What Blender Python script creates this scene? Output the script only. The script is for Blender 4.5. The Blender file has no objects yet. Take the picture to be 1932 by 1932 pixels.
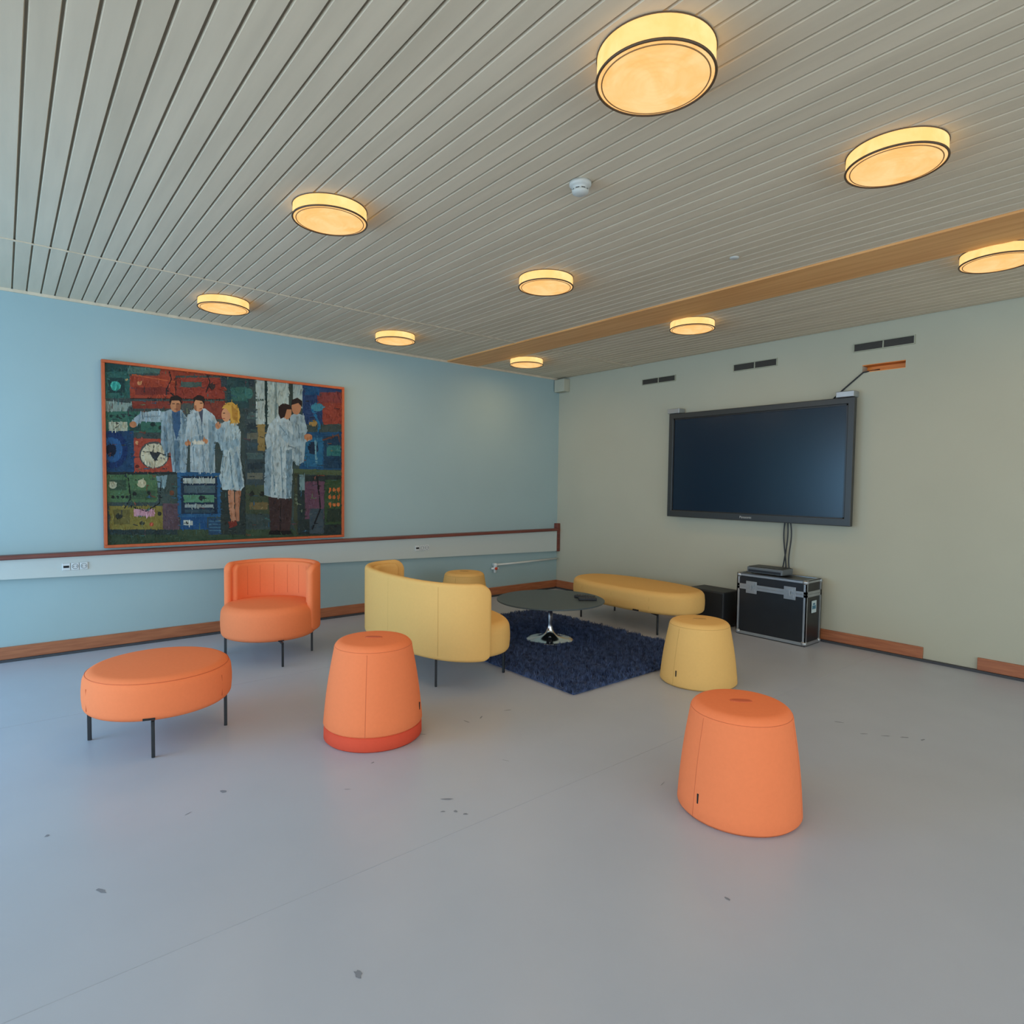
import bpy, bmesh, math, random
import numpy as np
from mathutils import Matrix, Vector
random.seed(4); np.random.seed(4)
scene=bpy.context.scene
scene.view_settings.view_transform='Standard'
COL=scene.collection
H=2.6127; XL=-5.587; YB=5.365
pi=math.pi

# ---------------------------------------------------------------- helpers
def lin(c):
    return tuple(((v/255)/12.92 if v/255<=0.04045 else (((v/255)+0.055)/1.055)**2.4) for v in c)
def mat(name,rgb,rough=0.6,metal=0.0,noise=0.0,nscale=8.0,bump=0.0,bscale=200.0,emit=None,emit2=None,estr=0.0,spec=0.5,sheen=0.0,srgb=True,coat=0.0):
    m=bpy.data.materials.new(name); m.use_nodes=True; nt=m.node_tree; b=nt.nodes["Principled BSDF"]
    c=lin(rgb) if srgb else rgb
    b.inputs["Base Color"].default_value=(*c,1); b.inputs["Roughness"].default_value=rough
    b.inputs["Metallic"].default_value=metal; b.inputs["Specular IOR Level"].default_value=spec
    b.inputs["Sheen Weight"].default_value=sheen; b.inputs["Coat Weight"].default_value=coat
    tc=nt.nodes.new("ShaderNodeTexCoord")
    if noise>0:
        n=nt.nodes.new("ShaderNodeTexNoise"); n.inputs["Scale"].default_value=nscale; n.inputs["Detail"].default_value=6
        nt.links.new(tc.outputs["Object"],n.inputs["Vector"])
        r=nt.nodes.new("ShaderNodeValToRGB"); r.color_ramp.elements[0].position=.3; r.color_ramp.elements[1].position=.7
        r.color_ramp.elements[0].color=(*[v*(1-noise) for v in c],1); r.color_ramp.elements[1].color=(*[min(1,v*(1+noise)) for v in c],1)
        nt.links.new(n.outputs["Fac"],r.inputs["Fac"]); nt.links.new(r.outputs["Color"],b.inputs["Base Color"])
    if bump>0:
        n=nt.nodes.new("ShaderNodeTexNoise"); n.inputs["Scale"].default_value=bscale; n.inputs["Detail"].default_value=2
        nt.links.new(tc.outputs["Object"],n.inputs["Vector"])
        bp=nt.nodes.new("ShaderNodeBump"); bp.inputs["Strength"].default_value=bump; bp.inputs["Distance"].default_value=.002
        nt.links.new(n.outputs["Fac"],bp.inputs["Height"]); nt.links.new(bp.outputs["Normal"],b.inputs["Normal"])
    if emit:
        b.inputs["Emission Color"].default_value=(*emit,1); b.inputs["Emission Strength"].default_value=estr
        if emit2:
            n=nt.nodes.new("ShaderNodeTexNoise"); n.inputs["Scale"].default_value=9; n.inputs["Detail"].default_value=5; n.inputs["Distortion"].default_value=.8
            nt.links.new(tc.outputs["Object"],n.inputs["Vector"])
            r=nt.nodes.new("ShaderNodeValToRGB"); r.color_ramp.elements[0].position=.35; r.color_ramp.elements[1].position=.65
            r.color_ramp.elements[0].color=(*emit,1); r.color_ramp.elements[1].color=(*emit2,1)
            nt.links.new(n.outputs["Fac"],r.inputs["Fac"]); nt.links.new(r.outputs["Color"],b.inputs["Emission Color"])
        m.cycles.emission_sampling='NONE'
    return m
def wood(name,c1,c2,scale=(1.5,30,30),rough=.45):
    m=bpy.data.materials.new(name); m.use_nodes=True; nt=m.node_tree; b=nt.nodes["Principled BSDF"]
    tc=nt.nodes.new("ShaderNodeTexCoord"); mp=nt.nodes.new("ShaderNodeMapping"); mp.inputs["Scale"].default_value=scale
    n=nt.nodes.new("ShaderNodeTexNoise"); n.inputs["Scale"].default_value=1.5; n.inputs["Detail"].default_value=8
    r=nt.nodes.new("ShaderNodeValToRGB"); r.color_ramp.elements[0].color=(*lin(c1),1); r.color_ramp.elements[1].color=(*lin(c2),1)
    r.color_ramp.elements[0].position=.35; r.color_ramp.elements[1].position=.65
    nt.links.new(tc.outputs["Object"],mp.inputs["Vector"]); nt.links.new(mp.outputs[0],n.inputs["Vector"])
    nt.links.new(n.outputs["Fac"],r.inputs["Fac"]); nt.links.new(r.outputs[0],b.inputs["Base Color"]); b.inputs["Roughness"].default_value=rough
    return m

class MB:
    def __init__(s): s.v=[]; s.f=[]; s.m=[]; s.sm=[]
    def add(s,v,f,m=0,smooth=False):
        o=len(s.v); s.v+= [tuple(p) for p in v]
        for q in f: s.f.append(tuple(i+o for i in q)); s.m.append(m); s.sm.append(smooth)
        return s
    def box(s,x0,x1,y0,y1,z0,z1,m=0,bev=0.0,seg=2,xf=None):
        bm=bmesh.new(); bmesh.ops.create_cube(bm,size=1)
        for v in bm.verts:
            v.co=Vector(((x0+x1)/2+v.co.x*(x1-x0),(y0+y1)/2+v.co.y*(y1-y0),(z0+z1)/2+v.co.z*(z1-z0)))
        if bev>0: bmesh.ops.bevel(bm,geom=bm.edges[:],offset=bev,segments=seg,affect='EDGES',profile=.5)
        bm.verts.index_update()
        vs=[v.co.copy() for v in bm.verts]
        if xf: vs=[xf@p for p in vs]
        s.add(vs,[[v.index for v in f.verts] for f in bm.faces],m,False); bm.free(); return s
    def tube(s,pts,r,seg=10,m=0,closed=False):
        pts=[Vector(p) for p in pts]; n=len(pts); vs=[]; fs=[]
        up=None
        for i,p in enumerate(pts):
            if closed: t=(pts[(i+1)%n]-pts[i-1]).normalized()
            else: t=(pts[min(i+1,n-1)]-pts[max(i-1,0)]).normalized()
            if up is None:
                up=Vector((0,0,1)) if abs(t.z)<.9 else Vector((1,0,0))
            a=(up-t*up.dot(t)).normalized(); b=t.cross(a); up=a
            for k in range(seg):
                an=2*pi*k/seg; vs.append(p+(a*math.cos(an)+b*math.sin(an))*r)
        for i in range(n if closed else n-1):
            j=(i+1)%n
            for k in range(seg):
                fs.append((i*seg+k,i*seg+(k+1)%seg,j*seg+(k+1)%seg,j*seg+k))
        if not closed:
            fs.append(tuple(reversed(range(seg)))); fs.append(tuple((n-1)*seg+k for k in range(seg)))
        return s.add(vs,fs,m,True)
    def revolve(s,prof,seg=64,c=(0,0),m=0,smooth=True):
        vs=[];fs=[];rings=[]
        for r,z in prof:
            if r<1e-6: rings.append([len(vs)]); vs.append((c[0],c[1],z))
            else:
                rings.append(list(range(len(vs),len(vs)+seg)))
                for k in range(seg):
                    a=2*pi*k/seg; vs.append((c[0]+r*math.cos(a),c[1]+r*math.sin(a),z))
        for A,B in zip(rings[:-1],rings[1:]):
            for k in range(seg):
                k2=(k+1)%seg
                if len(A)==1 and len(B)==1: continue
                if len(A)==1: fs.append((A[0],B[k2],B[k]))
                elif len(B)==1: fs.append((A[k],A[k2],B[0]))
                else: fs.append((A[k],A[k2],B[k2],B[k]))
        return s.add(vs,fs,m,smooth)
    def cushion(s,a,b,n,z0,z1,rt,rb,dome=.01,seg=96,m=0,c=(0,0)):
        prof=[]
        for k in range(7):
            t=k/6*pi/2; prof.append((rb*(1-math.sin(t)),z0+rb*(1-math.cos(t))))
        for q in (.33,.66): prof.append((-.003,z0+rb+(z1-rt-z0-rb)*q))
        for k in range(9):
            t=k/8*pi/2; prof.append((rt*(1-math.cos(t)),z1-rt+rt*math.sin(t)))
        vs=[];fs=[]
        def ring(a_,b_,z):
            o=len(vs)
            for k in range(seg):
                t=2*pi*k/seg; ct,st=math.cos(t),math.sin(t)
                vs.append((c[0]+a_*math.copysign(abs(ct)**(2/n),ct),c[1]+b_*math.copysign(abs(st)**(2/n),st),z))
            return o
        rs=[ring((a-rb)*.5,(b-rb)*.5,z0)]
        rs+=[ring(a-d,b-d,z) for d,z in prof]
        for q in (.8,.55,.3,.1): rs.append(ring((a-rt)*q,(b-rt)*q,z1+dome*(1-q*q)))
        for A,B in zip(rs[:-1],rs[1:]):
            for k in range(seg): k2=(k+1)%seg; fs.append((A+k,A+k2,B+k2,B+k))
        fs.append(tuple(reversed(range(rs[0],rs[0]+seg)))); fs.append(tuple(range(rs[-1],rs[-1]+seg)))
        return s.add(vs,fs,m,True)
    def obj(s,name,mats,parent=None,loc=(0,0,0),rot=(0,0,0),label=None,category=None,kind=None,group=None):
        me=bpy.data.meshes.new(name); me.from_pydata(s.v,[],s.f)
        for m in (mats if isinstance(mats,(list,tuple)) else [mats]): me.materials.append(m)
        me.polygons.foreach_set("material_index",s.m); me.polygons.foreach_set("use_smooth",s.sm); me.update()
        bm=bmesh.new(); bm.from_mesh(me); bmesh.ops.recalc_face_normals(bm,faces=bm.faces[:]); bm.to_mesh(me); bm.free()
        o=bpy.data.objects.new(name,me); COL.objects.link(o); o.location=loc; o.rotation_euler=rot
        if parent: o.parent=parent
        if label: o["label"]=label
        if category: o["category"]=category
        if kind: o["kind"]=kind
        if group: o["group"]=group
        return o
def thing(name,loc,label,category,rotz=0,group=None):
    e=bpy.data.objects.new(name,None); COL.objects.link(e); e.location=loc; e.rotation_euler=(0,0,rotz); e.empty_display_size=.1
    e["label"]=label; e["category"]=category
    if group: e["group"]=group
    return e

# ---------------------------------------------------------------- materials
M_orange=mat("orange_fabric",(238,131,84),.95,noise=.015,nscale=60,bump=.12,bscale=600,spec=.1)
M_orange_seam=mat("orange_seam",(208,102,60),.9)
M_red=mat("red_fabric",(214,84,60),.95,noise=.02,nscale=60,bump=.12,bscale=600,spec=.1)
M_yellow=mat("yellow_fabric",(226,180,108),.95,noise=.015,nscale=60,bump=.12,bscale=600,spec=.1)
M_yellow_seam=mat("yellow_seam",(192,148,80),.9)
M_black=mat("black_steel",(22,26,30),.45)
M_tag=mat("tag_black",(25,25,25),.8)
M_chrome=mat("chrome",(225,228,232),.14,metal=1.0)
M_alu=mat("aluminium",(165,170,172),.35,metal=.7,noise=.05,nscale=20)
M_white=mat("white_plastic",(190,190,182),.45)
M_trunk=mat("trunking_paint",(184,192,186),.5)
M_rail=wood("rail_wood",(95,50,42),(125,66,52),(30,1.5,30))
M_basewood=wood("baseboard_wood",(150,88,55),(172,106,68),(3,3,40))
M_beam=wood("beam_wood",(218,152,86),(234,174,108),(1.2,24,24),.5)
M_dark=mat("dark_edge",(60,62,66),.7)
M_frame=mat("painted_frame",(184,86,40),.5,noise=.1,nscale=20)

# floor
def floor_mat():
    m=bpy.data.materials.new("floor_vinyl"); m.use_nodes=True; nt=m.node_tree; b=nt.nodes["Principled BSDF"]
    tc=nt.nodes.new("ShaderNodeTexCoord")
    n=nt.nodes.new("ShaderNodeTexNoise"); n.inputs["Scale"].default_value=1.3; n.inputs["Detail"].default_value=7; n.inputs["Roughness"].default_value=.6
    r=nt.nodes.new("ShaderNodeValToRGB"); r.color_ramp.elements[0].position=.3; r.color_ramp.elements[1].position=.7
    r.color_ramp.elements[0].color=(*lin((170,177,188)),1); r.color_ramp.elements[1].color=(*lin((176,183,194)),1)
    nt.links.new(tc.outputs["Object"],n.inputs["Vector"]); nt.links.new(n.outputs["Fac"],r.inputs["Fac"])
    nt.links.new(r.outputs[0],b.inputs["Base Color"])
    n2=nt.nodes.new("ShaderNodeTexNoise"); n2.inputs["Scale"].default_value=5; n2.inputs["Detail"].default_value=4
    nt.links.new(tc.outputs["Object"],n2.inputs["Vector"])
    mr=nt.nodes.new("ShaderNodeMapRange"); mr.inputs["To Min"].default_value=.28; mr.inputs["To Max"].default_value=.40
    nt.links.new(n2.outputs["Fac"],mr.inputs["Value"]); nt.links.new(mr.outputs[0],b.inputs["Roughness"])
    b.inputs["Specular IOR Level"].default_value=.45
    return m
M_floor=floor_mat(); M_seam=mat("floor_seam",(164,170,180),.5); M_scuff=mat("floor_scuff",(126,132,142),.7)
M_wl=mat("wall_blue_paint",(156,178,178),.75,noise=.02,nscale=2,bump=.1,bscale=60,spec=.2)
M_wb=mat("wall_beige_paint",(178,176,156),.75,noise=.02,nscale=2,bump=.1,bscale=60,spec=.2)
def ceil_mat():
    m=bpy.data.materials.new("ceiling_boards"); m.use_nodes=True; nt=m.node_tree; b=nt.nodes["Principled BSDF"]
    g=nt.nodes.new("ShaderNodeNewGeometry"); sx=nt.nodes.new("ShaderNodeSeparateXYZ"); nt.links.new(g.outputs["Position"],sx.inputs[0])
    mu=nt.nodes.new("ShaderNodeMath"); mu.operation='MULTIPLY'; mu.inputs[1].default_value=12.5; nt.links.new(sx.outputs["Y"],mu.inputs[0])
    fl=nt.nodes.new("ShaderNodeMath"); fl.operation='FLOOR'; nt.links.new(mu.outputs[0],fl.inputs[0])
    wn=nt.nodes.new("ShaderNodeTexWhiteNoise"); wn.noise_dimensions='1D'; nt.links.new(fl.outputs[0],wn.inputs["W"])
    r=nt.nodes.new("ShaderNodeValToRGB"); r.color_ramp.elements[0].color=(*lin((208,192,166)),1); r.color_ramp.elements[1].color=(*lin((216,200,174)),1)
    nt.links.new(wn.outputs["Value"],r.inputs["Fac"])
    mp=nt.nodes.new("ShaderNodeMapping"); mp.inputs["Scale"].default_value=(1.2,14,1); nt.links.new(g.outputs["Position"],mp.inputs["Vector"])
    n=nt.nodes.new("ShaderNodeTexNoise"); n.inputs["Scale"].default_value=1.4; n.inputs["Detail"].default_value=8; nt.links.new(mp.outputs[0],n.inputs["Vector"])
    mr=nt.nodes.new("ShaderNodeMapRange"); mr.inputs["From Min"].default_value=.3; mr.inputs["From Max"].default_value=.7; mr.inputs["To Min"].default_value=.93; mr.inputs["To Max"].default_value=1.03
    nt.links.new(n.outputs["Fac"],mr.inputs["Value"])
    vm=nt.nodes.new("ShaderNodeVectorMath"); vm.operation='SCALE'; nt.links.new(r.outputs[0],vm.inputs[0]); nt.links.new(mr.outputs[0],vm.inputs["Scale"])
    nt.links.new(vm.outputs[0],b.inputs["Base Color"]); b.inputs["Roughness"].default_value=.65
    b.inputs["Specular IOR Level"].default_value=.2
    return m
M_ceil=ceil_mat(); M_gap=mat("ceiling_gap",(124,112,92),.9)

# ---------------------------------------------------------------- room shell
X1=4.0; Y0=-3.0
b=MB(); b.box(XL-.1,X1,Y0,YB+.1,-.1,0)
b.box(-1.8512,-1.8488,Y0,YB-.02,0,.0006,m=1)
b.box(-4.1,-4.097,-1,YB-.02,0,.0006,m=1)
for (x,y,l,w,a) in [(-2.70,.69,.035,.02,.3),(-2.07,1.39,.05,.012,.9),(-1.97,1.36,.02,.012,0),(-1.93,1.38,.02,.01,1),(-2.0,1.32,.02,.01,1),(-2.56,1.30,.02,.01,2),
    (-2.70,1.93,.05,.008,.2),(-2.7,2.03,.04,.008,2.2),(-2.69,2.22,.05,.007,1.2),(-2.70,1.65,.05,.006,.9),(-1.19,3.56,.07,.008,.8),(-1.12,3.62,.05,.01,.8),(-1.27,3.5,.04,.01,.8),(-1.05,3.66,.04,.01,1.4),
    (-1.43,3.56,.05,.008,.5),(-1.01,1.74,.02,.008,0),(-1.46,.70,.03,.015,0),(-2.75,.1,.015,.015,0),(-2.27,.216,.04,.012,.5),(-2.6,.53,.03,.004,2),(-2.75,1.28,.02,.006,1),(-2.4,1.1,.03,.004,1),(-2.2,1.8,.04,.003,.4),(-1.6,2.2,.05,.003,1.8)]:
    k=10; pts=[]
    for i in range(k):
        t=2*pi*i/k; rr=1+random.uniform(-.35,.35); px,py=l/2*math.cos(t)*rr,w/2*math.sin(t)*rr
        pts.append((x+px*math.cos(a)-py*math.sin(a),y+px*math.sin(a)+py*math.cos(a),.0008))
    b.add(pts,[tuple(range(k))],m=2)
b.obj("floor",[M_floor,M_seam,M_scuff],kind="structure")
MB().box(XL-.1,XL,Y0,YB+.1,0,H+.05).obj("wall_left",M_wl,kind="structure")
b=MB(); nx0,nx1,nz0,nz1=-2.07,-1.76,2.235,2.295
b.box(XL,nx0,YB,YB+.12,0,H+.05); b.box(nx1,X1,YB,YB+.12,0,H+.05); b.box(nx0,nx1,YB,YB+.12,0,nz0); b.box(nx0,nx1,YB,YB+.12,nz1,H+.05)
b.obj("wall_back",M_wb,kind="structure")
b=MB(); b.box(nx0,nx1,YB+.10,YB+.12,nz0,nz1); b.box(nx0,nx1,YB+.001,YB+.1,nz0-.0,nz0+.006); b.box(nx0,nx1,YB+.001,YB+.1,nz1-.006,nz1)
b.obj("trim_5",wood("niche_wood",(215,120,40),(240,150,60)),kind="structure")
# ceiling
b=MB(); b.box(XL-.1,X1,Y0,YB+.1,H+.009,H+.05,m=1)
y=-3.04
while y<YB-.01:
    y1=min(y+.0728,YB)
    x0,x1=XL,X1
    vs=[(x0,y,H+.009),(x0,y+.003,H),(x0,y1-.003,H),(x0,y1,H+.009),(x1,y,H+.009),(x1,y+.003,H),(x1,y1-.003,H),(x1,y1,H+.009)]
    b.add(vs,[(0,1,5,4),(1,2,6,5),(2,3,7,6)],m=0)
    y+=.08
b.obj("ceiling",[M_ceil,M_gap],kind="structure")
MB().box(XL,X1,3.69,4.09,H-.012,H+.002,bev=.002).obj("trim_1",M_beam,kind="structure")
MB().box(-4.448,-4.43,Y0,YB,H-.005,H+.001).obj("trim_2",M_ceil,kind="structure")
MB().box(XL,XL+.012,Y0,YB,H-.02,H).obj("trim_6",M_ceil,kind="structure")
MB().box(XL,XL+.02,Y0,YB,.018,.105,bev=.003).obj("baseboard_left",M_basewood,kind="structure")
MB().box(XL,XL+.035,Y0,YB,0,.018).obj("trim_3",M_dark,kind="structure")
b=MB(); b.box(XL+.02,-1.56,YB-.02,YB,.018,.105,bev=.003); b.obj("baseboard_back",M_basewood,kind="structure")
MB().box(-1.22,X1,YB-.02,YB,.018,.105,bev=.003).obj("baseboard_back",M_basewood,kind="structure")
MB().box(XL+.02,X1,YB-.035,YB,0,.018).obj("trim_4",M_dark,kind="structure")

# ---------------------------------------------------------------- left wall fittings
y0,y1=Y0,YB-.06
def zb(y): return .59-(y-0)/5.36*.115
b=MB(); x0,x1=XL+.002,XL+.06
vs=[(x0,y0,zb(y0)),(x1,y0,zb(y0)),(x1,y0,.726),(x0,y0,.726),(x0,y1,zb(y1)),(x1,y1,zb(y1)),(x1,y1,.726),(x0,y1,.726)]
b.add(vs,[(0,1,2,3),(4,5,6,7),(0,1,5,4),(1,2,6,5),(2,3,7,6),(3,0,4,7)])
b.obj("cable_trunking",M_trunk,label="long pale painted cable trunking running along the blue wall",category="cable trunking")
r=thing("handrail",(XL+.002,1.2,.728),"dark reddish wooden rail on top of the wall trunking","handrail")
MB().box(0,.088,Y0-1.2,YB-.06-1.2,0.0,.030,bev=.007).obj("rail",M_rail,r)
MB().box(XL+.002,XL+.06,YB-.055,YB-.002,.47,.82,bev=.004).obj("trim_7",M_rail,kind="structure")
M_sock=mat("socket_white",(200,205,203),.4); M_sockdark=mat("socket_recess",(120,128,128),.6)
def socket(yc,zc,n,w,label):
    r=thing("wall_socket",(XL+.0605,yc,zc),label,"wall socket",group="sockets on the wall trunking")
    s=w/n
    for i in range(n):
        yy=-w/2+s*(i+.5)
        MB().box(0,.008,yy-s/2+.002,yy+s/2-.002,-s/2,s/2,bev=.003).obj("socket_plate",M_sock,r)
        if i==0:
            for k in (-.3,.3):
                MB().box(.008,.010,yy+k*s/2-.009,yy+k*s/2+.009,-.008,.008).obj("data_port",M_tag,r)
        else:
            q=MB()
            q.tube([(.008,yy+math.cos(t)*s*.33,math.sin(t)*s*.33) for t in np.linspace(0,2*pi,24,endpoint=False)],.002,6,closed=True)
            q.box(.008,.0095,yy-.012,yy-.006,-.004,.004); q.box(.008,.0095,yy+.006,yy+.012,-.004,.004)
            q.obj("outlet",M_sockdark,r)
socket(.40,.655,3,.16,"white triple socket strip with data ports beside the painting")
socket(3.36,.625,3,.17,"white socket strip with data ports on the pale trunking")
M_pipe=mat("pipe_white",(215,220,216),.4)
r=thing("radiator_pipe",(XL+.04,4.35,.30),"thin white heating pipe with a red-capped valve on the wall","pipe")
q=MB(); q.tube([(0,-.02,.07),(0,.3,.07),(0,.98,.08)],.011); q.tube([(-.039,.45,.07),(0,.45,.07)],.008); q.obj("pipe",M_pipe,r)
q=MB(); q.tube([(0,0,-.02),(0,0,.09)],.018); q.tube([(-.039,0,.07),(.03,0,.07)],.02); q.tube([(0,-.05,.03),(0,.05,.03)],.013); q.obj("valve",M_pipe,r)
MB().tube([(.012,0,.03),(.028,0,.03)],.016,12).obj("valve_handle",M_red,r)
MB().box(0,.17,-.10,0,-.15,0,bev=.006).obj("junction_box",M_wb,None,(XL+.014,YB-.001,H-.025),label="small boxed-in cover painted wall colour in the ceiling corner",category="cover box")

# ---------------------------------------------------------------- painting
py0,py1,pz0,pz1=.585,2.51,.775,2.196
PW,PH=py1-py0,pz1-pz0
r=thing("painting",(XL,(py0+py1)/2,pz0),"large oil painting of laboratory workers in white coats, thin orange frame","painting")
b=MB(); fw=.022
b.box(0.005,.045,-PW/2,PW/2,0,fw,bev=.003); b.box(0.005,.045,-PW/2,PW/2,PH-fw,PH,bev=.003)
b.box(0.005,.045,-PW/2,-PW/2+fw,fw,PH-fw,bev=.003); b.box(0.005,.045,PW/2-fw,PW/2,fw,PH-fw,bev=.003)
b.obj("frame",M_frame,r)
A_v=[];A_f=[];A_c=[];SH=[];xc=[.024]
def W(px,pyy):
    t=(px-187)/463.; top=677+54*t; bot=1036-22*t
    w=t/(1.276-.276*t); hh=(pyy-top)/(bot-top)
    w=min(max(w,.011),.989); hh=min(max(hh,.015),.985)
    return (-PW/2+w*PW, PH*(1-hh))
def emitpoly(pts,c,dx):
    xc[0]+=dx; o=len(A_v)
    for p in pts:
        yy,zz=W(*p); A_v.append((xc[0],yy,zz))
    A_f.append(tuple(range(o,o+len(pts)))); A_c.append(lin(tuple(max(0,min(255,v)) for v in c)))
def poly(pts,c,keep=True):
    emitpoly(pts,c,.00001)
    if keep: SH.append((min(p[0] for p in pts),max(p[0] for p in pts),min(p[1] for p in pts),max(p[1] for p in pts),pts,c))
def rect(x0,y0,x1,y1,c): poly([(x0,y0),(x1,y0),(x1,y1),(x0,y1)],c)
def ell(cx,cy,rx,ry,c,n=20): poly([(cx+rx*math.cos(2*pi*i/n),cy+ry*math.sin(2*pi*i/n)) for i in range(n)],c)
def line(p,q,w,c):
    dx,dy=q[0]-p[0],q[1]-p[1]; L=math.hypot(dx,dy) or 1; nx,ny=-dy/L*w/2,dx/L*w/2
    poly([(p[0]+nx,p[1]+ny),(q[0]+nx,q[1]+ny),(q[0]-nx,q[1]-ny),(p[0]-nx,p[1]-ny)],c)
def pl(pts,w,c):
    for p,q in zip(pts[:-1],pts[1:]): line(p,q,w,c)
def top(x,y):
    for x0,x1,y0,y1,pts,c in reversed(SH):
        if x0<=x<=x1 and y0<=y<=y1:
            ins=False; j=len(pts)-1
            for i in range(len(pts)):
                xi,yi=pts[i]; xj,yj=pts[j]
                if (yi>y)!=(yj>y) and x<(xj-xi)*(y-yi)/(yj-yi)+xi: ins=not ins
                j=i
            if ins: return c
    return (64,80,77)
poly([(180,670),(660,670),(660,1045),(180,1045)],(64,80,77))
rect(190,684,425,700,(40,78,76)); rect(190,700,242,750,(52,100,92)); rect(200,712,232,740,(36,68,68)); ell(214,727,10,9,(70,180,165)); ell(236,715,3,3,(180,160,110))
rect(238,690,300,704,(80,116,106)); rect(300,692,412,708,(150,68,50)); rect(242,708,330,752,(160,70,50)); rect(330,712,424,752,(142,62,50)); rect(252,730,320,744,(124,54,46))
rect(340,720,380,730,(70,92,86)); ell(400,728,6,6,(60,50,50)); ell(260,722,4,4,(210,150,100)); line((246,706),(330,720),2,(190,95,60)); line((330,712),(330,752),1.5,(70,40,36)); line((242,751),(424,753),2,(60,44,42))
pl([(318,700),(322,715),(312,735),(330,748)],2,(24,30,34)); pl([(390,700),(396,720),(388,740)],2,(24,30,34))
rect(190,752,330,772,(66,80,78)); poly([(192,755),(245,760),(235,775),(192,775)],(140,160,150)); rect(245,756,420,770,(132,60,48))
rect(190,775,330,815,(58,108,92)); rect(200,795,236,812,(190,195,170)); ell(285,800,5,4,(30,50,50)); ell(300,806,4,4,(30,50,50)); rect(240,800,262,812,(40,70,66)); pl([(208,810),(222,800)],1.2,(60,60,60))
for i in range(5): ell(205+i*12,784,3,3,(34,60,58))
rect(330,760,425,800,(76,84,80)); rect(372,756,425,790,(128,64,52))
rect(190,812,248,890,(34,70,102)); ell(206,848,30,36,(26,54,98)); ell(206,848,20,24,(44,92,140)); ell(204,848,10,12,(20,34,54))
poly([(248,826),(322,828),(322,890),(248,890)],(168,76,58)); ell(287,858,29,26,(80,80,76)); ell(287,859,26,23,(205,200,170)); poly([(278,852),(300,854),(288,872)],(50,56,60)); line((287,840),(285,850),2,(60,60,60))
for i in range(9):
    a=pi+pi*i/8; line((287+20*math.cos(a),859+18*math.sin(a)),(287+24*math.cos(a),859+21*math.sin(a)),1,(90,90,84))
ell(254,834,3,3,(220,160,110)); ell(254,880,4,4,(90,40,34)); pl([(292,852),(320,862),(340,862)],2,(20,24,26))
rect(190,890,335,897,(40,50,50))
rect(417,705,480,730,(52,66,72)); rect(428,712,470,770,(46,76,78)); rect(436,730,466,756,(58,106,98)); ell(470,742,8,10,(66,118,110))
rect(462,770,500,915,(62,78,80)); 
for i in range(7): rect(466,778+i*19,496,790+i*19,[(80,102,100),(48,64,70),(106,110,96),(64,86,92)][i%4])
rect(486,790,500,850,(150,130,80)); rect(462,915,510,970,(70,82,62)); ell(474,932,5,5,(40,46,40)); ell(494,932,5,5,(40,46,40)); rect(470,948,505,962,(116,102,66))
poly([(483,711),(500,713),(500,800),(483,800)],(182,198,190)); poly([(504,715),(548,720),(548,800),(504,800)],(186,202,192)); poly([(553,721),(572,723),(572,770),(553,770)],(170,188,182))
rect(500,712,505,810,(44,64,60)); rect(546,718,554,800,(58,72,66)); rect(483,752,500,756,(80,100,90)); rect(519,716,523,790,(140,160,154))
rect(572,724,650,800,(42,68,108)); rect(600,740,648,765,(130,64,62)); rect(610,760,648,800,(150,70,56)); rect(576,728,604,745,(34,88,130)); ell(600,768,12,8,(66,138,158)); pl([(590,772),(604,800),(600,820)],4,(42,118,158)); ell(592,798,8,6,(170,140,80))
rect(566,815,648,886,(36,84,120)); rect(575,825,610,880,(46,108,142)); rect(612,822,648,884,(34,66,90)); ell(592,845,10,12,(28,50,72)); rect(618,840,644,860,(56,118,116)); pl([(610,830),(640,820),(648,850)],3,(100,70,60)); pl([(596,830),(598,875)],3,(120,170,180))
poly([(555,884),(650,888),(650,897),(555,894)],(84,100,72)); rect(555,893,562,1012,(66,72,54)); rect(562,897,650,1014,(46,58,56))
rect(576,908,613,980,(106,74,90)); rect(614,905,648,990,(60,84,54)); 
for i in range(3):
    for j in range(3): ell(624+j*8,924+i*14,3,4,(206,120,66))
rect(566,895,576,925,(130,160,160)); rect(585,960,612,1008,(68,82,88)); pl([(600,900),(606,960),(590,1000)],3,(30,32,36)); rect(618,960,645,985,(48,62,50))
rect(192,895,292,948,(80,114,78)); rect(200,905,232,925,(60,84,64)); ell(262,912,9,8,(200,195,160)); ell(206,915,8,7,(190,190,160)); rect(236,925,288,942,(66,94,68)); ell(276,930,4,4,(36,44,40)); ell(248,932,4,4,(36,44,40))
for i in range(4): ell(206+i*9,938,3,3,(36,44,40))
rect(292,895,333,950,(66,82,76)); poly([(290,898),(312,896),(308,920),(294,920)],(130,160,165)); ell(320,930,5,5,(110,70,50))
rect(198,955,302,1000,(132,122,60)); rect(246,961,286,975,(206,158,168)); rect(206,962,238,990,(106,100,54)); ell(216,975,6,6,(50,54,44)); ell(296,970,4,4,(50,54,44)); ell(262,988,5,4,(60,60,46)); ell(280,990,4,4,(170,80,56))
rect(302,950,334,1000,(96,78,84)); rect(192,1000,335,1012,(46,62,60)); rect(192,1010,650,1040,(54,74,54)); rect(330,1000,560,1012,(62,80,58))
pl([(300,905),(296,950),(270,965),(240,955)],2,(26,32,34)); pl([(236,900),(240,940),(228,960)],2,(26,32,34))
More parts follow.
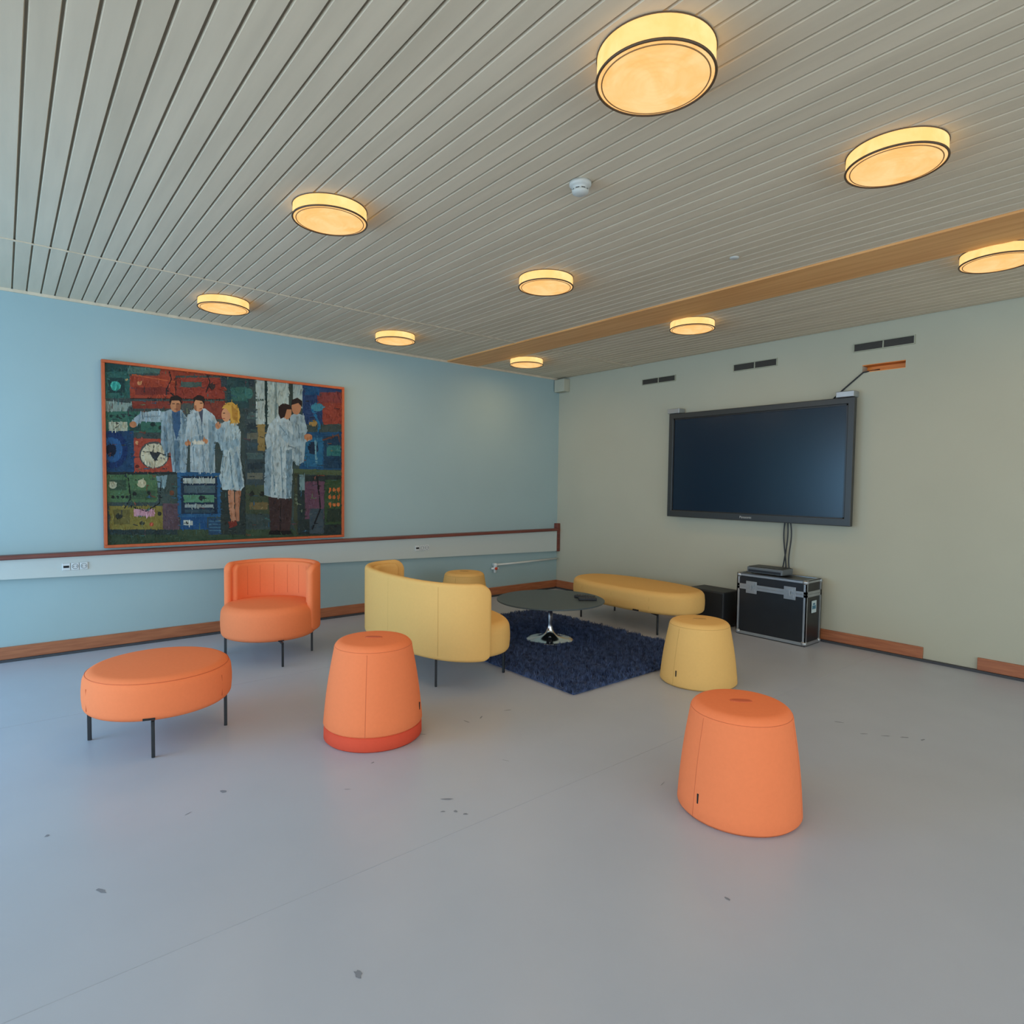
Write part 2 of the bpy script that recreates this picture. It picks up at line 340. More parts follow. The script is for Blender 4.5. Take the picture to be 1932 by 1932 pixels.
poly([(331,890),(414,892),(414,976),(331,976)],(46,96,134)); rect(338,898,408,970,(34,52,70)); rect(342,902,404,912,(176,188,178)); rect(344,916,404,930,(76,98,104)); rect(342,934,402,948,(90,140,110)); ell(378,940,6,5,(40,50,50)); rect(345,952,400,958,(150,165,160)); rect(345,962,400,968,(54,80,92))
rect(336,976,388,1000,(34,80,122)); rect(342,982,360,992,(180,190,180)); rect(390,978,428,1010,(44,76,102)); 
for i in range(4): line((392,984+i*6),(426,984+i*6),1.5,(76,118,138))
rect(414,890,462,1010,(50,62,58))
for i in range(240):
    x=random.uniform(195,645); yv=random.uniform(700,1015)
    if 483<x<572 and yv<805: continue
    c=random.choice([(66,104,98),(44,58,64),(120,72,56),(52,94,118),(104,118,94),(40,44,48),(90,68,74)])
    a=random.choice([0,0,pi/2,.3]); l=random.uniform(4,14); line((x,yv),(x+l*math.cos(a),yv+l*math.sin(a)),random.uniform(.8,1.8),c)
# man 1
poly([(302,778),(318,772),(340,772),(352,790),(352,850),(348,892),(322,890),(318,850),(308,860),(300,835)],(148,172,180))
poly([(310,776),(290,774),(262,778),(246,790),(242,800),(250,804),(264,794),(300,796)],(160,182,188)); ell(247,800,7,6,(190,130,90))
poly([(322,774),(338,774),(338,806),(330,830),(324,806)],(60,96,130)); poly([(326,830),(336,830),(336,890),(326,890)],(100,130,146)); line((322,780),(328,890),1.5,(90,116,128)); poly([(340,776),(352,792),(352,846),(344,812)],(118,146,158))
poly([(304,800),(312,800),(314,850),(308,858)],(120,148,160)); line((262,786),(300,784),1.5,(120,146,156))
ell(329,763,10,14,(190,136,96)); poly([(317,758),(320,748),(332,745),(341,750),(342,762),(336,755),(322,755),(319,764)],(30,26,26)); poly([(330,762),(340,760),(338,774),(330,776)],(150,100,70)); line((323,761),(328,761),1.5,(50,34,28)); line((331,761),(336,761),1.5,(50,34,28)); line((327,771),(333,771),1.3,(120,60,50))
# man 2
poly([(352,782),(364,770),(386,770),(404,784),(412,806),(404,830),(404,892),(356,890),(356,840),(346,832)],(172,192,196))
poly([(346,832),(366,822),(388,826),(386,838),(362,840)],(150,176,184)); ell(384,832,7,5,(196,140,100)); ell(352,836,6,5,(196,140,100)); line((378,776),(382,890),2,(110,136,148)); line((366,778),(376,830),2,(120,146,156)); poly([(392,790),(406,800),(400,890),(392,890)],(132,160,170)); poly([(372,772),(382,772),(380,800)],(70,80,96)); rect(360,832,384,838,(214,214,196))
line((362,842),(364,888),1.5,(124,150,160))
ell(374,762,9,14,(196,142,102)); poly([(364,760),(364,750),(374,744),(384,748),(385,764),(380,756),(368,754)],(34,28,28)); line((376,760),(381,760),1.5,(50,34,28)); poly([(364,764),(369,764),(370,776),(365,772)],(150,100,70)); line((375,771),(380,770),1.3,(120,60,50))
# woman
poly([(414,800),(428,792),(446,796),(454,820),(452,860),(460,918),(452,926),(418,924),(412,900),(420,850),(410,822)],(176,198,200))
poly([(402,818),(414,804),(424,806),(420,840),(404,832)],(150,178,188)); poly([(412,836),(450,826),(452,840),(416,850)],(150,180,190)); ell(410,802,5,7,(200,146,108)); line((432,850),(438,920),2,(112,142,154)); poly([(446,850),(458,918),(450,924),(440,860)],(136,164,174)); line((420,848),(416,920),1.5,(120,150,160))
ell(426,782,9,13,(204,150,110)); poly([(418,770),(424,760),(438,758),(450,768),(453,786),(448,800),(434,798),(434,780),(426,770)],(206,164,76)); poly([(436,764),(448,774),(448,796),(438,790)],(176,130,56)); line((420,779),(424,779),1.5,(60,40,30)); line((419,789),(424,789),1.3,(150,60,50))
poly([(428,924),(440,926),(440,960),(444,984),(434,988),(430,960)],(192,140,108)); poly([(442,925),(454,926),(450,960),(450,984),(444,984),(442,960)],(176,124,94)); poly([(428,985),(444,982),(446,992),(432,998)],(120,50,40))
# man 4
poly([(548,784),(560,778),(574,784),(580,806),(574,872),(560,878),(548,860)],(160,182,186)); ell(560,768,9,14,(186,130,92)); poly([(550,764),(552,754),(562,750),(571,756),(571,768),(564,760)],(40,30,28)); line((564,800),(566,872),1.5,(110,136,146))
# man 3
poly([(508,800),(524,784),(540,784),(552,800),(556,840),(552,880),(550,940),(524,942),(498,934),(498,900),(504,850),(500,826)],(184,202,202))
poly([(526,800),(540,806),(560,828),(586,820),(590,828),(562,842),(544,838),(528,822)],(164,188,194)); ell(582,824,8,6,(188,130,90)); line((530,842),(534,940),2,(118,146,156)); poly([(500,850),(512,840),(510,936),(498,934)],(146,172,180)); poly([(540,850),(552,846),(550,938),(540,940)],(130,158,168)); line((514,860),(518,934),1.5,(120,150,160)); line((528,802),(542,820),1.8,(120,146,156)); line((542,840),(560,846),1.8,(110,136,146))
ell(542,777,9,14,(192,136,96)); poly([(526,780),(526,766),(536,760),(548,764),(552,772),(542,772),(538,786),(530,790)],(44,30,26))
poly([(506,938),(552,942),(550,975),(546,1004),(510,1004),(508,970)],(66,50,48)); line((530,944),(528,1004),2,(36,30,30)); poly([(508,1002),(528,1002),(530,1010),(506,1010)],(28,26,26)); poly([(530,1002),(548,1002),(552,1009),(532,1010)],(28,26,26))
# brush strokes that pick up the colour underneath and soften the edges
FACES=[(329,762,12,17),(374,762,12,17),(426,780,12,16),(542,775,14,16),(560,766,12,16)]
for i in range(7500):
    x=random.uniform(193,646); yv=random.uniform(690,1028)
    if any(abs(x-a)<c_ and abs(yv-b2)<d_ for a,b2,c_,d_ in FACES): continue
    c=top(x,yv); lum=sum(c)/3
    j=random.gauss(0,6+lum*.02); g=random.gauss(0,3)
    if lum>125: j+=16*math.sin(x*.75+yv*.06+2*math.sin(yv*.05))-10
    c=(c[0]+j+g,c[1]+j,c[2]+j-g)
    a=(pi/2+random.gauss(0,.18)) if lum>125 else random.choice([random.gauss(0,.3),random.gauss(pi/2,.3)])
    l=random.uniform(3,9)*(1.25 if lum>125 else 1); w_=random.uniform(.8,2.2); dx,dy=math.cos(a)*l/2,math.sin(a)*l/2; nx,ny=-math.sin(a)*w_/2,math.cos(a)*w_/2
    emitpoly([(x-dx,yv-dy),(x-dx*.6+nx,yv-dy*.6+ny),(x+dx*.6+nx,yv+dy*.6+ny),(x+dx,yv+dy),(x+dx*.6-nx,yv+dy*.6-ny),(x-dx*.6-nx,yv-dy*.6-ny)],c,.0000018)
me=bpy.data.meshes.new("canvas"); me.from_pydata(A_v,[],A_f)
ca=me.color_attributes.new("paint",'FLOAT_COLOR','CORNER'); buf=[]
for f,c in zip(A_f,A_c): buf+= [c[0],c[1],c[2],1.0]*len(f)
ca.data.foreach_set("color",buf)
mp=bpy.data.materials.new("oil_paint"); mp.use_nodes=True; nt=mp.node_tree; bs=nt.nodes["Principled BSDF"]
at=nt.nodes.new("ShaderNodeVertexColor"); at.layer_name="paint"
tc=nt.nodes.new("ShaderNodeTexCoord"); n=nt.nodes.new("ShaderNodeTexNoise"); n.inputs["Scale"].default_value=9; n.inputs["Detail"].default_value=6
nt.links.new(tc.outputs["Object"],n.inputs["Vector"])
mr=nt.nodes.new("ShaderNodeMapRange"); mr.inputs["From Min"].default_value=.3; mr.inputs["From Max"].default_value=.7; mr.inputs["To Min"].default_value=.70; mr.inputs["To Max"].default_value=.88
nt.links.new(n.outputs["Fac"],mr.inputs["Value"])
vm=nt.nodes.new("ShaderNodeVectorMath"); vm.operation='SCALE'; nt.links.new(at.outputs["Color"],vm.inputs[0]); nt.links.new(mr.outputs[0],vm.inputs["Scale"])
nt.links.new(vm.outputs[0],bs.inputs["Base Color"]); bs.inputs["Roughness"].default_value=.6; bs.inputs["Specular IOR Level"].default_value=.2
me.materials.append(mp); o=bpy.data.objects.new("canvas",me); COL.objects.link(o); o.parent=r
MB().box(.006,.0235,-PW/2+.01,PW/2-.01,.01,PH-.01).obj("backing_board",M_dark,r)

# ---------------------------------------------------------------- lamps
M_shade=mat("lamp_shade_fabric",(120,95,60),.9,emit=(1.0,.58,.19),emit2=(1.0,.70,.29),estr=1.15,spec=.1)
M_diff=mat("lamp_diffuser",(110,85,50),.9,emit=(1.0,.52,.17),emit2=(1.0,.64,.28),estr=1.03,spec=.1)
M_rim=mat("lamp_rim",(84,62,38),.5); M_rim2=mat("lamp_inner_ring",(150,110,60),.6)
def lamp(x,y,R=.172,h=.058):
    r=thing("ceiling_lamp",(x,y,H),"round fabric drum ceiling lamp glowing warm yellow","ceiling lamp",group="round ceiling lamps")
    MB().revolve([(0,-.0005),(R-.004,-.0005),(R-.001,-.004),(R-.001,-h+.003),(R-.012,-h+.003),(R-.012,-.01)]).obj("lamp_shade",M_shade,r)
    for z,t,rr,mm in ((-h,.0042,R,M_rim),(-.003,.0022,R,M_rim),(-h-.003,.0022,R-.016,M_rim2)):
        MB().tube([(rr*math.cos(a),rr*math.sin(a),z) for a in np.linspace(0,2*pi,64,endpoint=False)],t,8,closed=True).obj("lamp_rim",mm,r)
    prof=[(R-.004,-h)]
    for i in range(1,36):
        t=i/36; rr=(R-.004)*(1-t); prof.append((rr,-h-.016*(1-(rr/R)**2)+(.0022 if i%4<2 else 0)))
    prof.append((0,-h-.016))
    MB().revolve(prof,seg=64).obj("diffuser",M_diff,r)
    l=bpy.data.lights.new("lamp_light",'AREA'); l.shape='DISK'; l.size=.3; l.energy=3.2; l.color=(1,.62,.28)
    lo=bpy.data.objects.new("lamp_light",l); COL.objects.link(lo); lo.parent=r; lo.location=(0,0,-h-.032)
lamp(-1.225,1.56,.178,.075)
for x,y in [(-.95,2.70),(-2.90,1.24),(-2.94,2.69),(-4.87,1.27),(-2.93,4.27),(-4.93,2.71),(-4.95,4.27),(-.965,4.25)]: lamp(x,y)

r=thing("smoke_detector",(-1.93,1.96,H),"small round white smoke detector on the slatted ceiling","smoke detector")
MB().revolve([(0,0),(.048,0),(.048,-.012),(.042,-.020),(.034,-.022),(.034,-.03)]).obj("detector_base",M_white,r)
q=MB(); q.revolve([(.034,-.034),(.036,-.038),(.034,-.045),(.02,-.052),(0,-.053)],seg=48)
for k in range(8):
    a=2*pi*k/8; q.box(-.004,.004,-.003,.003,-.036,-.028,xf=Matrix.Translation((.032*math.cos(a),.032*math.sin(a),0)))
q.obj("detector_head",M_white,r)
MB().revolve([(.0,-.022),(.031,-.022),(.031,-.036),(0,-.036)],seg=32).obj("smoke_inlet",M_dark,r)
MB().revolve([(0,0),(.026,0),(.026,-.004),(.02,-.008),(0,-.009)],seg=32).obj("cover_disc",M_white,None,(-1.96,3.25,H),label="tiny round white cover disc on the slatted ceiling",category="cover disc")

# ---------------------------------------------------------------- back wall fittings
M_vent=mat("vent_frame",(160,160,138),.5); M_ventdark=mat("vent_slats",(58,54,46),.6)
for x0,x1,z0,z1 in [(-4.29,-3.86,2.385,2.45),(-3.21,-2.78,2.39,2.46),(-2.14,-1.70,2.405,2.475)]:
    w=x1-x0; hh=z1-z0
    r=thing("air_vent",((x0+x1)/2,YB,z0),"narrow horizontal air vent with dark louvres high on wall","air vent",group="wall air vents")
    q=MB(); t=.007
    q.box(-w/2,w/2,-.012,0,0,t); q.box(-w/2,w/2,-.012,0,hh-t,hh); q.box(-w/2,-w/2+t,-.012,0,t,hh-t); q.box(w/2-t,w/2,-.012,0,t,hh-t); q.box(-.004,.004,-.012,0,t,hh-t)
    q.obj("vent_frame",M_vent,r)
    q=MB(); q.box(-w/2+t,w/2-t,-.003,0,t,hh-t)
    for i in range(5):
        zc=t+(hh-2*t)*(i+.5)/5; q.box(-w/2+t,w/2-t,-.008,-.003,zc-.002,zc+.002)
    q.obj("louvres",M_ventdark,r)

TX0,TX1,TZ0,TZ1=-3.859,-2.078,.992,2.036; TW=TX1-TX0; TH=TZ1-TZ0
M_bezel=mat("tv_bezel",(46,48,46),.4); M_screen=mat("tv_screen",(15,34,50),.22,spec=.42,coat=.0)
r=thing("television",((TX0+TX1)/2,YB,TZ0),"large wall-mounted flat screen with dark grey frame, switched off","television")
D=-.10
MB().box(-TW/2+.02,TW/2-.02,D+.035,-.03,.02,TH-.02,bev=.01).obj("tv_body",M_black,r)
q=MB(); f=.052
q.box(-TW/2,TW/2,D,D+.045,0,f+.012,bev=.005); q.box(-TW/2,TW/2,D,D+.045,TH-f,TH,bev=.005); q.box(-TW/2,-TW/2+f,D,D+.045,f+.002,TH-f+.01,bev=.005); q.box(TW/2-f,TW/2,D,D+.045,f+.002,TH-f+.01,bev=.005)
q.obj("bezel",M_bezel,r)
MB().box(-TW/2+f-.01,TW/2-f+.01,D+.012,D+.03,f,TH-f+.01).obj("screen",M_screen,r)
q=MB(); q.box(-TW/2+f-.004,TW/2-f+.004,D+.006,D+.014,f+.008,f+.02); q.box(-TW/2+f-.004,TW/2-f+.004,D+.006,D+.014,TH-f-.012,TH-f+.004); q.box(-TW/2+f-.004,-TW/2+f+.012,D+.006,D+.014,f+.01,TH-f); q.box(TW/2-f-.012,TW/2-f+.004,D+.006,D+.014,f+.01,TH-f)
q.obj("inner_bezel",mat("inner_bezel_black",(14,16,18),.35),r)
for sx in (-TW/2+.005,TW/2-.125):
    q=MB(); q.box(sx-.02,sx+.12,D-.01,-.01,TH+.002,TH+.05,bev=.005); q.obj("camera_module",M_alu,r)
MB().box(-.06,.06,-.03,0,.3,.8).obj("wall_mount",M_black,r)
fc=bpy.data.curves.new("t",'FONT'); fc.body="Panasonic"; fc.size=.03; fc.align_x='CENTER'; fc.extrude=.0008
to=bpy.data.objects.new("t",fc); COL.objects.link(to); bpy.context.view_layer.update()
me=bpy.data.meshes.new_from_object(to.evaluated_get(bpy.context.evaluated_depsgraph_get())); bpy.data.objects.remove(to)
o=bpy.data.objects.new("lettering",me); COL.objects.link(o); o.parent=r; me.materials.clear(); me.materials.append(M_white); o.location=(-.02,D-.001,.022); o.rotation_euler=(pi/2,0,0)
def bez(p0,p1,p2,p3,n=20):
    out=[]
    for i in range(n+1):
        t=i/n; out.append(tuple((1-t)**3*a+3*(1-t)**2*t*b_+3*(1-t)*t*t*c+t**3*d for a,b_,c,d in zip(p0,p1,p2,p3)))
    return out
for a,c,w,yy in [(-2.65,-2.63,-.03,.027),(-2.62,-2.66,.02,.042),(-2.59,-2.56,.05,.057)]:
    MB().tube(bez((a,YB-yy,TZ0+.02),(a+w,YB-yy,.8),(a-w,YB-yy,.72),(c,YB-yy,.50))+[(c,YB-max(yy,.042),.30),(c,YB-max(yy,.042),.0065)],.006,8).obj("power_cable",M_black,label="black cable hanging from the television behind the case",category="cable",group="television cables")
MB().tube([(-1.95,YB+.03,2.25),(-2.06,YB-.008,2.235),(-2.20,YB-.01,2.12),(-2.30,YB-.01,2.03)],.006,8).obj("signal_cable",M_black,label="black cable running from the wall niche to the screen",category="cable")

# flight case
cx0,cx1,cy0,cy1,cz=-2.91,-2.295,5.02,5.295,.545
w=cx1-cx0; d=cy1-cy0
r=thing("flight_case",((cx0+cx1)/2,(cy0+cy1)/2,0),"black road case with aluminium edges and butterfly latches","flight case")
M_panel=mat("case_panel",(24,27,30),.35,noise=.15,nscale=10)
MB().box(-w/2+.006,w/2-.006,-d/2+.006,d/2-.006,.0,.425).obj("case_body",M_panel,r)
MB().box(-w/2+.006,w/2-.006,-d/2+.006,d/2-.006,.432,cz-.006).obj("case_lid",M_panel,r)
q=MB(); e=.024; t=.003
for z0,z1 in ((.008,.008+e),(.405,.428),(.429,.452),(cz-e,cz)):
    q.box(-w/2,w/2,-d/2,-d/2+.008,z0,z1,bev=t/3); q.box(-w/2,w/2,d/2-.008,d/2,z0,z1,bev=t/3)
    q.box(-w/2,-w/2+.008,-d/2,d/2,z0,z1,bev=t/3); q.box(w/2-.008,w/2,-d/2,d/2,z0,z1,bev=t/3)
for sx in (-1,1):
    for sy in (-1,1):
        x0=-w/2 if sx<0 else w/2-e; yy0=-d/2 if sy<0 else d/2-e
        q.box(x0,x0+e,yy0 if sy<0 else yy0+e-.008,yy0+.008 if sy<0 else yy0+e,.01,cz-.004)
        xx=-w/2 if sx<0 else w/2-.008; q.box(xx,xx+.008,yy0,yy0+e,.01,cz-.004)
q.box(-w/2,w/2,-d/2,-d/2+e,cz-.006,cz); q.box(-w/2,w/2,d/2-e,d/2,cz-.006,cz); q.box(-w/2,-w/2+e,-d/2,d/2,cz-.006,cz); q.box(w/2-e,w/2,-d/2,d/2,cz-.006,cz)
q.obj("edge_trim",M_alu,r)
for sx in (-1,1):
    for sy in (-1,1):
        for z in (.023,cz-.018):
            q=MB(); q.revolve([(0,z-.022),(.014,z-.019),(.023,z-.01),(.026,z),(.023,z+.012),(.014,z+.02),(0,z+.023)],seg=16,c=(sx*(w/2-.016),sy*(d/2-.016))); q.obj("corner_cap",M_alu,r)
for xx in (-.17,.17):
    q=MB(); q.box(xx-.05,xx+.05,-d/2-.004,-d/2,.375,.48,bev=.001); q.box(xx-.035,xx+.035,-d/2-.010,-d/2-.004,.39,.42,bev=.002); q.box(xx-.03,xx+.03,-d/2-.012,-d/2-.004,.44,.47,bev=.002); q.box(xx-.008,xx+.008,-d/2-.02,-d/2-.008,.405,.45,bev=.002)
    q.obj("latch",M_alu,r)
q=MB(); q.box(w/2-.001,w/2+.001,-.04,.045,.27,.37); q.obj("sticker",mat("sticker_white",(180,195,195),.5),r)
q=MB(); q.box(w/2+.001,w/2+.0015,-.03,.035,.30,.33); q.box(w/2+.001,w/2+.0015,-.02,.02,.335,.35); q.obj("sticker_print",mat("sticker_blue",(60,110,130),.5),r)
# player
r=thing("media_player",(-2.685,5.16,cz+.001),"slim silver media player standing on the road case","media player")
MB().box(-.16,.16,-.095,.095,.006,.056,bev=.006).obj("player_body",mat("player_grey",(100,106,108),.4,metal=.2),r)
MB().box(-.145,.145,-.098,-.095,.014,.034).obj("display",M_black,r)
MB().box(-.15,.15,-.085,.085,.056,.060,bev=.0015).obj("top_plate",M_black,r)
for a in (-.12,.12):
    for c in (-.075,.075): MB().revolve([(0,0),(.012,0),(.012,.006),(0,.006)],seg=16,c=(a,c)).obj("foot",M_black,r)
# subwoofer
r=thing("subwoofer",(-3.25,5.19,0),"black boxy loudspeaker on the floor beside the case","loudspeaker",rotz=-.05)
MB().box(-.20,.20,-.13,.13,.01,.335,bev=.012).obj("cabinet",mat("speaker_black",(36,40,44),.5),r)
MB().box(-.185,.185,-.137,-.130,.03,.32,bev=.003).obj("grille",mat("speaker_cloth",(26,29,32),.9,bump=.5,bscale=400),r)
for a in (-.15,.15):
    for c in (-.1,.1): MB().box(a-.015,a+.015,c-.015,c+.015,0,.012).obj("foot",M_black,r)

# ---------------------------------------------------------------- furniture
M_slot_o=mat("slot_orange",(196,92,56),.9); M_slot_y=mat("slot_yellow",(184,142,76),.9)
def pouf(x,y,h,fab,seam,label,z0=0,rot=0,band=None,tag=-40,tagang=None,rb=.25,slot=None,srot=.6):
    r=thing("pouf",(x,y,0),label,"pouf",rotz=rot,group="tapered poufs")
    if band:
        MB().revolve([(0,0),(.24,0),(.248,.008),(.247,.066),(.24,.072),(0,.072)],seg=80).obj("base_band",band,r,label="darker red fabric base band")
    rt,cr=.198,.045
    prof=[(0,z0),(rb-.012,z0),(rb-.002,z0+.01)]
    for i in range(9):
        t=i/8; zz=z0+.014+(h-cr-.014)*t; prof.append((rb+(rt-rb)*t+.006*math.sin(pi*t),zz))
    for i in range(1,9):
        a=i/8*pi/2; prof.append((rt-cr+cr*math.cos(a),z0+h-cr+cr*math.sin(a)))
    prof+= [(.10,z0+h+.004),(.05,z0+h+.005),(0,z0+h+.005)]
    MB().revolve(prof,seg=96).obj("pouf_body",fab,r)
    for a in (math.radians(tag),math.radians(tag+120),math.radians(tag+240)):
        MB().tube([((rr-.0008)*math.cos(a),(rr-.0008)*math.sin(a),zz) for rr,zz in prof[2:13]],.0016,6).obj("seam",seam,r)
    MB().tube([((rt-.0045)*math.cos(a),(rt-.0045)*math.sin(a),z0+h-cr+.018) for a in np.linspace(0,2*pi,80,endpoint=False)],.0014,6,closed=True).obj("seam",seam,r)
    MB().cushion(.044,.020,2.6,z0+h-.002,z0+h+.0075,.002,.001,0,40).obj("handle_rim",seam,r,rot=(0,0,srot))
    MB().cushion(.036,.013,2.6,z0+h+.004,z0+h+.0083,.001,.001,0,32).obj("handle_slot",slot,r,rot=(0,0,srot))
    a=math.radians(tag+5 if tagang is None else tagang); rr=.244
    q=MB(); q.box(-.001,.003,-.003,.003,z0+.07,z0+.108,xf=Matrix.Rotation(a,4,'Z')@Matrix.Translation((rr-(.25-rb),0,0))); q.obj("fabric_tag",M_tag,r)
    return r
pouf(-1.295,2.29,.43,M_orange,M_orange_seam,"orange fabric pouf, tapered, with a handle slot on top",tag=-104,rb=.240,slot=M_slot_o,srot=.8)
pouf(-2.87,1.46,.43,M_orange,M_orange_seam,"orange fabric pouf standing on a darker red base band",z0=.068,band=M_red,tag=-36,tagang=44,slot=M_slot_o,srot=.9)
pouf(-2.34,3.58,.41,M_yellow,M_yellow_seam,"mustard yellow tapered fabric pouf beside the navy rug",tag=-96,slot=M_slot_y,srot=.8)
pouf(-4.94,3.49,.432,M_yellow,M_yellow_seam,"mustard yellow pouf behind the curved yellow sofa",tag=60,slot=M_slot_y)

def leg(parent,x,y,h,tx,ty):
    q=MB(); dx,dy=tx-x,ty-y; L=math.hypot(dx,dy); dx/=L; dy/=L; a=math.atan2(dy,dx)
    X=Matrix.Translation((x,y,0))@Matrix.Rotation(a,4,'Z')
    q.box(-.008,.008,-.007,.007,0,h-.004,bev=.002,xf=X); q.box(-.008,.10,-.007,.007,h-.016,h,bev=.002,xf=X); q.box(.05,.12,-.02,.02,h-.004,h+.006,xf=X)
    q.obj("leg",M_black,parent)
def backrest(path,z0,z1,t,Rt,Rb,n=90):
    P=np.array(path); seg=np.hypot(*(P[1:]-P[:-1]).T); S=np.concatenate([[0],np.cumsum(seg)]); L=S[-1]
    at=lambda s:np.array([np.interp(s,S,P[:,0]),np.interp(s,S,P[:,1])])
    ends=[Rt*(1-math.cos(k/12*pi/2)) for k in range(12)]
    ends+= [t/2*(1-math.cos(k/8*pi/2)) for k in range(1,9)]
    ss=sorted(set([round(e,5) for e in ends]+[round(L-e,5) for e in ends]+list(np.linspace(Rt,L-Rt,n))))
    vs=[];fs=[];K=None
    for s in ss:
        c=at(s); d=at(min(s+.004,L))-at(max(s-.004,0)); d/=np.linalg.norm(d); nn=np.array([-d[1],d[0]])
        e=min(s,L-s)
        ft=max(.002,t/2*math.sqrt(max(0,1-max(0,1-e/(t/2))**2)))
        zt=z1-Rt*(1-math.sqrt(max(0,1-max(0,1-e/Rt)**2))); zb_=z0+Rb*(1-math.sqrt(max(0,1-max(0,1-e/Rb)**2)))
        cr=ft*.85; ring=[]
        for (sx,sz,a0) in ((1,1,0),(-1,1,pi/2),(-1,-1,pi),(1,-1,1.5*pi)):
            cz_=(zt-cr) if sz>0 else (zb_+cr)
            for k in range(6):
                a=a0+k/5*pi/2; ring.append((sx*(ft-cr)+cr*math.cos(a),cz_+cr*math.sin(a)))
        K=len(ring)
        for u,z in ring: vs.append((c[0]+nn[0]*u,c[1]+nn[1]*u,z))
    N=len(ss)
    for i in range(N-1):
        for k in range(K): fs.append((i*K+k,i*K+(k+1)%K,(i+1)*K+(k+1)%K,(i+1)*K+k))
    fs.append(tuple(range(K))); fs.append(tuple((N-1)*K+k for k in range(K)))
    return MB().add(vs,fs,0,True)
def sup(a,b,n,t):
    ct,st=math.cos(t),math.sin(t); return (a*math.copysign(abs(ct)**(2/n),ct),b*math.copysign(abs(st)**(2/n),st))
def rimseam(a,b,n,z,mm,parent,c=(0,0)):
    pts=[]
    for k in range(96):
        p=sup(a,b,n,2*pi*k/96+.01); pts.append((c[0]+p[0],c[1]+p[1],z))
    MB().tube(pts,.0014,6,closed=True).obj("seam",mm,parent)

ZS0,ZS1=.185,.40
# ottoman
oc=(-3.52,.60)
r=thing("ottoman",(*oc,0),"round orange fabric ottoman on thin black steel legs","ottoman",rotz=0)
MB().cushion(.330,.330,2,.18,.378,.055,.035,.010).obj("seat_cushion",M_orange,r)
rimseam(.3295-.012,.3295-.012,2,.359,M_orange_seam,r)
for fx,fy in ((-3.65,.31),(-3.24,.52),(-3.44,.89),(-3.82,.69)): leg(r,fx-oc[0],fy-oc[1],.185,0,0)
for a in (-75,45,165):
    a=math.radians(a); MB().tube([(.3315*math.cos(a),.3315*math.sin(a),z) for z in (.215,.25,.28,.32)],.0016,6).obj("seam",M_orange_seam,r)
q=MB(); q.box(.321,.328,-.025,.025,.190,.200,xf=Matrix.Rotation(math.radians(-18),4,'Z')); q.obj("fabric_tag",M_tag,r)

# orange lounge chair (local front = +x)
cc=(-4.69,1.545); ca_=math.radians(-45)
r=thing("lounge_chair",(*cc,0),"orange fabric lounge chair with low wraparound back","lounge chair",rotz=ca_,group="lounge seating")
MB().cushion(.325,.335,2,.165,.40,.065,.04,.012,c=(.035,0)).obj("seat",M_orange,r)
R=.325
backrest([(R*math.cos(math.radians(a)),R*math.sin(math.radians(a))) for a in np.linspace(78,282,120)],.19,.685,.05,.08,.06).obj("backrest",M_orange,r)
R=.293
backrest([(R*math.cos(math.radians(a)),R*math.sin(math.radians(a))) for a in np.linspace(86,274,120)],.30,.667,.05,.06,.04).obj("back_cushion",M_orange,r)
for a in (115,137,159,181,203,225,247):
    a=math.radians(a); MB().tube([(.2683*math.cos(a),.2683*math.sin(a),z) for z in (.42,.5,.6,.64)],.0015,6).obj("seam",M_orange_seam,r)
for fx,fy in ((-4.86,1.26),(-4.30,1.49),(-4.58,1.81),(-5.12,1.57)):
    dx,dy=fx-cc[0],fy-cc[1]; lx=dx*math.cos(-ca_)-dy*math.sin(-ca_); ly=dx*math.sin(-ca_)+dy*math.cos(-ca_)
    leg(r,lx,ly,.172,0,0)

# yellow sofa (local back = -y)
r=thing("curved_sofa",(-3.72,2.40,0),"mustard yellow two-seat sofa with curved wraparound back","sofa",group="lounge seating")
a_,b_=.67,.34
MB().cushion(a_-.012,b_,2.5,ZS0,.40,.06,.04,.012,c=(-.012,.0)).obj("seat",M_yellow,r)
backrest([sup(a_+.02,b_+.035,2.5,math.radians(t)) for t in np.linspace(-5,-192,400)],.19,.68,.055,.09,.06,160).obj("backrest",M_yellow,r)
backrest([sup(a_-.022,b_-.012,2.5,math.radians(t)) for t in np.linspace(-12,-184,400)],.30,.66,.05,.06,.04,160).obj("back_cushion",M_yellow,r)
for t in (-50,-90,-130):
    p=sup(a_+.0468,b_+.0618,2.5,math.radians(t)); MB().tube([(p[0],p[1],z) for z in (.22,.4,.6,.655)],.0012,6).obj("seam",M_yellow_seam,r)
for x,y in ((.43,-.29),(.46,.24),(-.44,-.29),(-.46,.24)): leg(r,x,y,ZS0+.004,0,y*.3)

# yellow bench
r=thing("bench",(-3.74,4.63,0),"long rounded mustard yellow upholstered bench on black legs","bench")
MB().cushion(.70,.34,2.5,ZS0,.380,.055,.035,.010).obj("seat_cushion",M_yellow,r)
for x,y in ((.46,-.25),(.46,.25),(-.46,-.25),(-.46,.25)): leg(r,x,y,ZS0,0,y*.3)
for t in (-60,-90,-120):
    p=sup(.7015,.3415,2.5,math.radians(t)); MB().tube([(p[0],p[1],z) for z in (.225,.26,.28,.32)],.0014,6).obj("seam",M_yellow_seam,r)
q=MB(); q.box(.25,.31,-.335,-.325,.195,.207); q.obj("fabric_tag",M_tag,r)

